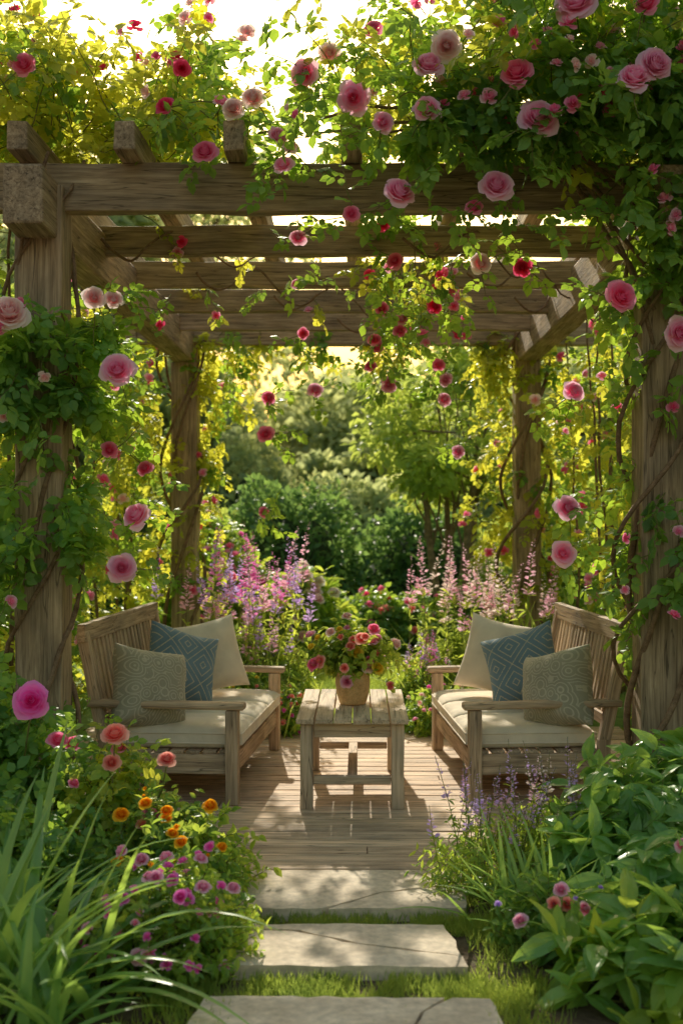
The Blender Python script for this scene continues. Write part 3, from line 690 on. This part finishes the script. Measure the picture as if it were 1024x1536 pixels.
bush('groundcover_flowers',(1.0,8.35,-.05),(.35,.3,.35),260,(.08,.2),(.05,.08),SL,(FRESH,SHRUB),1,2,fl=[(16,(.03,.045),[iCORAL,iPINK],False)])
bush('hydrangea',(-.52,12.4,-.05),(.46,.45,.95),300,(.15,.3),(.12,.18),BL,(FRESH,SHRUB),.8,1,P=5,fl=[(14,(.13,.17),[iCREAM,iPALE],True)])
bush('shrub_rose',(.30,13.2,-.05),(.60,.5,.60),280,(.15,.3),(.12,.16),COMP,(SHRUB,),.8,fl=[(26,(.09,.13),[iCRIM,iCORAL,iDEEP],False)])
bush('shrub_rose',(1.1,11.6,-.05),(.40,.4,.80),240,(.15,.3),(.11,.15),COMP,(SHRUB,FRESH),.8,fl=[(26,(.08,.11),[iMAGE,iDEEP,iPINK],False)])
bush('shrub_rose',(-1.55,12.4,-.05),(.60,.6,1.6),430,(.2,.4),(.12,.17),COMP,(SHRUB,FRESH),.8,fl=[(64,(.09,.12),[iMAGE,iDEEP,iPINK],False)])
bush('shrub_rose',(2.1,12.0,-.05),(.60,.6,1.4),380,(.2,.4),(.12,.17),COMP,(SHRUB,FRESH),.8,fl=[(40,(.09,.12),[iCORAL,iDEEP,iPINK],False)])
for (x,y,r,h) in ((-3.0,8.0,.8,2.3),(-3.2,10.5,.9,2.5),(3.0,8.0,.8,2.3),(3.2,10.6,.9,2.5),(-2.2,6.2,.42,1.2),(2.2,6.2,.42,1.2)):
    bush('garden_shrub',(x,y,-.05),(r,r,h),int(320*r),(.2,.45),(.13,.19),COMP,(SHRUB,FRESH,ROSELEAF_Y),.8,1)

def mound(name,c,r,n,sz,mat=HEDGE,core=CORE):
    """rounded evergreen: lumpy leaf shell over a solid dark core"""
    e=empty(name);c=A(c,float);r=A(r,float);mb=MB();V=[];F=[];a=14;b=7
    for j in range(b+1):
        for i in range(a):
            th=2*math.pi*i/a;ph=.5*math.pi*j/b;V.append(c+r*.78*A([math.cos(th)*math.cos(ph),math.sin(th)*math.cos(ph),math.sin(ph)])*(1+.06*math.sin(3*th+2*j)))
    for j in range(b):
        for i in range(a): F.append([j*a+i,j*a+(i+1)%a,(j+1)*a+(i+1)%a,(j+1)*a+i])
    mb.add(V,F);mb.build('inner_block',[core],e,True)
    v=nrm(rng.normal(size=(n,3)));v[:,2]=np.abs(v[:,2]);ph=rng.random(3)*6
    l=1+.10*np.sin(v[:,0]*5+ph[0])*np.cos(v[:,2]*6+ph[1])+.06*np.sin(v[:,0]*13+v[:,1]*9+ph[2])+rng.normal(size=n)*.035-np.abs(rng.normal(size=n))*.05
    P=c+v*l[:,None]*r;mb=MB();leaves(mb,P,v*.6+rng.normal(size=v.shape)*.8,U(sz[0],sz[1],n),D4,0,(0,-.3,.8),.8);mb.build('leaves',[mat],e)
for (x,y,rx,h,m_) in ((-.9,16.4,1.15,1.95,HEDGE),(.95,17.2,1.2,1.6,HEDGE),(-3.0,16,1.5,2.2,TREEL),(3.0,16,1.4,2.0,TREEL),(-5.2,16,1.5,2.5,HEDGE),(5.2,16,1.5,2.5,HEDGE),(.1,22,1.5,2.2,TREEHAZE),(-2.4,24,1.8,2.8,TREEHAZE),(2.6,25,1.9,2.7,TREEHAZE)):
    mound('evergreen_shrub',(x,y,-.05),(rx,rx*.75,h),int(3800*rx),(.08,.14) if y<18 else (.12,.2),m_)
def hedge(name,x0,x1,y0,y1,h,n,sz=(.07,.12),mat=HEDGE):
    e=empty(name);mb=MB()
    beam(mb,((x0+.15),(y0+y1)/2,h/2-.1),((x1-.15),(y0+y1)/2,h/2-.1),(y1-y0)-.6,h-.5,12,.05);mb.build('inner_block',[CORE],e)
    mb=MB();a=(x1-x0)*h;b=(x1-x0)*(y1-y0);k=int(n*a/(a+b))
    P=np.concatenate([boxs(k,(x0,x1),(y0,y0+.12),(0,h)),boxs(n-k,(x0,x1),(y0,y1),(h-.12,h))])
    P=P+A([0,1,2.0])*(.25*np.sin(P[:,:1]*1.3+1)*np.cos(P[:,2:]*1.9)+.10*np.sin(P[:,:1]*4.1))+rng.normal(size=P.shape)*.12
    leaves(mb,P,rng.normal(size=P.shape)+A([0,-.5,.5]),U(sz[0],sz[1],len(P)),D4,0,(0,-.6,.6),.8)
    mb.build('leaves',[mat],e)
# ------------------------------------------------------------------ trees
def tree(name,base,H,cr,ch,nleaf,ls,mat,nclump=34,stems=1,trunk=.12,lean=.0):
    e=empty(name);mT=MB();mL=MB();b=A(base,float)
    c=b+A([lean,0,H-ch]);cl,v=inell(nclump,c,A([cr,cr,ch])*.86,.12)
    cr_=U(.14,.28,nclump)*cr
    for s in range(stems):
        a=2*math.pi*s/stems+.5;off=A([math.cos(a),math.sin(a),0])*(trunk*1.2 if stems>1 else 0)
        top=c+A([math.cos(a),math.sin(a),0])*(cr*.45 if stems>1 else 0)+A([0,0,ch*.25]);t=np.linspace(0,1,10)[:,None]
        p=(b+off)*(1-t)+top*t+np.cumsum(rng.normal(size=(10,3))*.03*H/6,0)*A([1,1,0])
        tubes(mT,p[None],trunk,trunk*.25,0,8)
        for q in range(nclump//stems):
            j=rng.integers(3,9);tt=np.linspace(0,1,6)[:,None];tgt=cl[(q*stems+s)%nclump]
            pp=p[j]*(1-tt)+tgt*tt+A([0,0,-.06*H*.3])*np.sin(tt*math.pi)+rng.normal(size=(6,3))*.02
            tubes(mT,pp[None],trunk*.28,trunk*.06,0,5)
    ci=rng.integers(0,nclump,nleaf);v=nrm(rng.normal(size=(nleaf,3)));q=U(.2,1,nleaf)**.45
    P=cl[ci]+v*(q*cr_[ci])[:,None]*A([1.25,1.25,.8])
    leaves(mL,P,v+rng.normal(size=v.shape)*.5+A([0,0,-.4]),U(ls[0],ls[1],nleaf),D4,0,(0,-.2,1),.6)
    mT.build('trunk_and_limbs',[BARK],e,True);mL.build('crown',[mat],e)
tree('ornamental_tree',(1.15,14.4,-.05),3.7,1.25,1.15,5600,(.09,.14),TREEL,44,4,.06)
tree('garden_tree',(-4.6,13.5,-.05),4.4,1.6,1.5,7000,(.13,.2),TREEL,46,1,.12)
tree('garden_tree',(4.8,13.0,-.05),4.6,1.7,1.7,7000,(.13,.2),TREEL,46,1,.12)
tree('garden_tree',(-3.9,26,-.05),5.2,1.9,1.7,6000,(.18,.26),TREEHAZE,46,1,.14)
tree('garden_tree',(4.6,26,-.05),5.2,2.0,1.9,6000,(.18,.26),TREEHAZE,46,1,.14)
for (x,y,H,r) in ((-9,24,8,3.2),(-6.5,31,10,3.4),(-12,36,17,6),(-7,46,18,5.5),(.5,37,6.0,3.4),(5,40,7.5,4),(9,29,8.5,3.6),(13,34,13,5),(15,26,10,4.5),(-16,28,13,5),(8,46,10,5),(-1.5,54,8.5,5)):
    tree('background_tree',(x,y,-.05),H,r,H*.42,6500,(.32,.52),TREEHAZE,52,1,.28)
hedge('background_hedge',-30,30,31,33,2.8,22000,(.25,.4),TREEHAZE)

# ------------------------------------------------------------------ light, sky, camera
ld=Vector((.12,-1,-.58)).normalized()
sun=bpy.data.lights.new('sun','SUN');sun.energy=5;sun.angle=math.radians(.6);sun.color=(1,.93,.76)
so=bpy.data.objects.new('sun',sun);so.rotation_euler=ld.to_track_quat('-Z','Y').to_euler();so.location=(-3,20,15);S.collection.objects.link(so)
W=bpy.data.worlds.new("World");S.world=W;W.use_nodes=True;nt=W.node_tree
sk=nt.nodes.new('ShaderNodeTexSky');sk.sky_type='NISHITA';sk.sun_disc=False
sk.sun_elevation=math.asin(-ld.z);sk.sun_rotation=math.atan2(-ld.x,-ld.y);sk.dust_density=5;sk.air_density=2.7;sk.ozone_density=1.4
nt.links.new(sk.outputs[0],nt.nodes['Background'].inputs[0]);nt.nodes['Background'].inputs[1].default_value=.15
cam=bpy.data.cameras.new('camera');co=bpy.data.objects.new('camera',cam);S.collection.objects.link(co)
co.location=(.04,0,1.5);co.rotation_euler=(math.radians(90),0,0)
cam.sensor_fit='VERTICAL';cam.sensor_height=36;cam.sensor_width=24;cam.lens=42.2;cam.shift_x=-28/1536;cam.clip_end=500
cam.dof.use_dof=True;cam.dof.focus_distance=5.9;cam.dof.aperture_fstop=2.4
S.camera=co
S.view_settings.view_transform='Standard';S.view_settings.look='None';S.view_settings.exposure=0
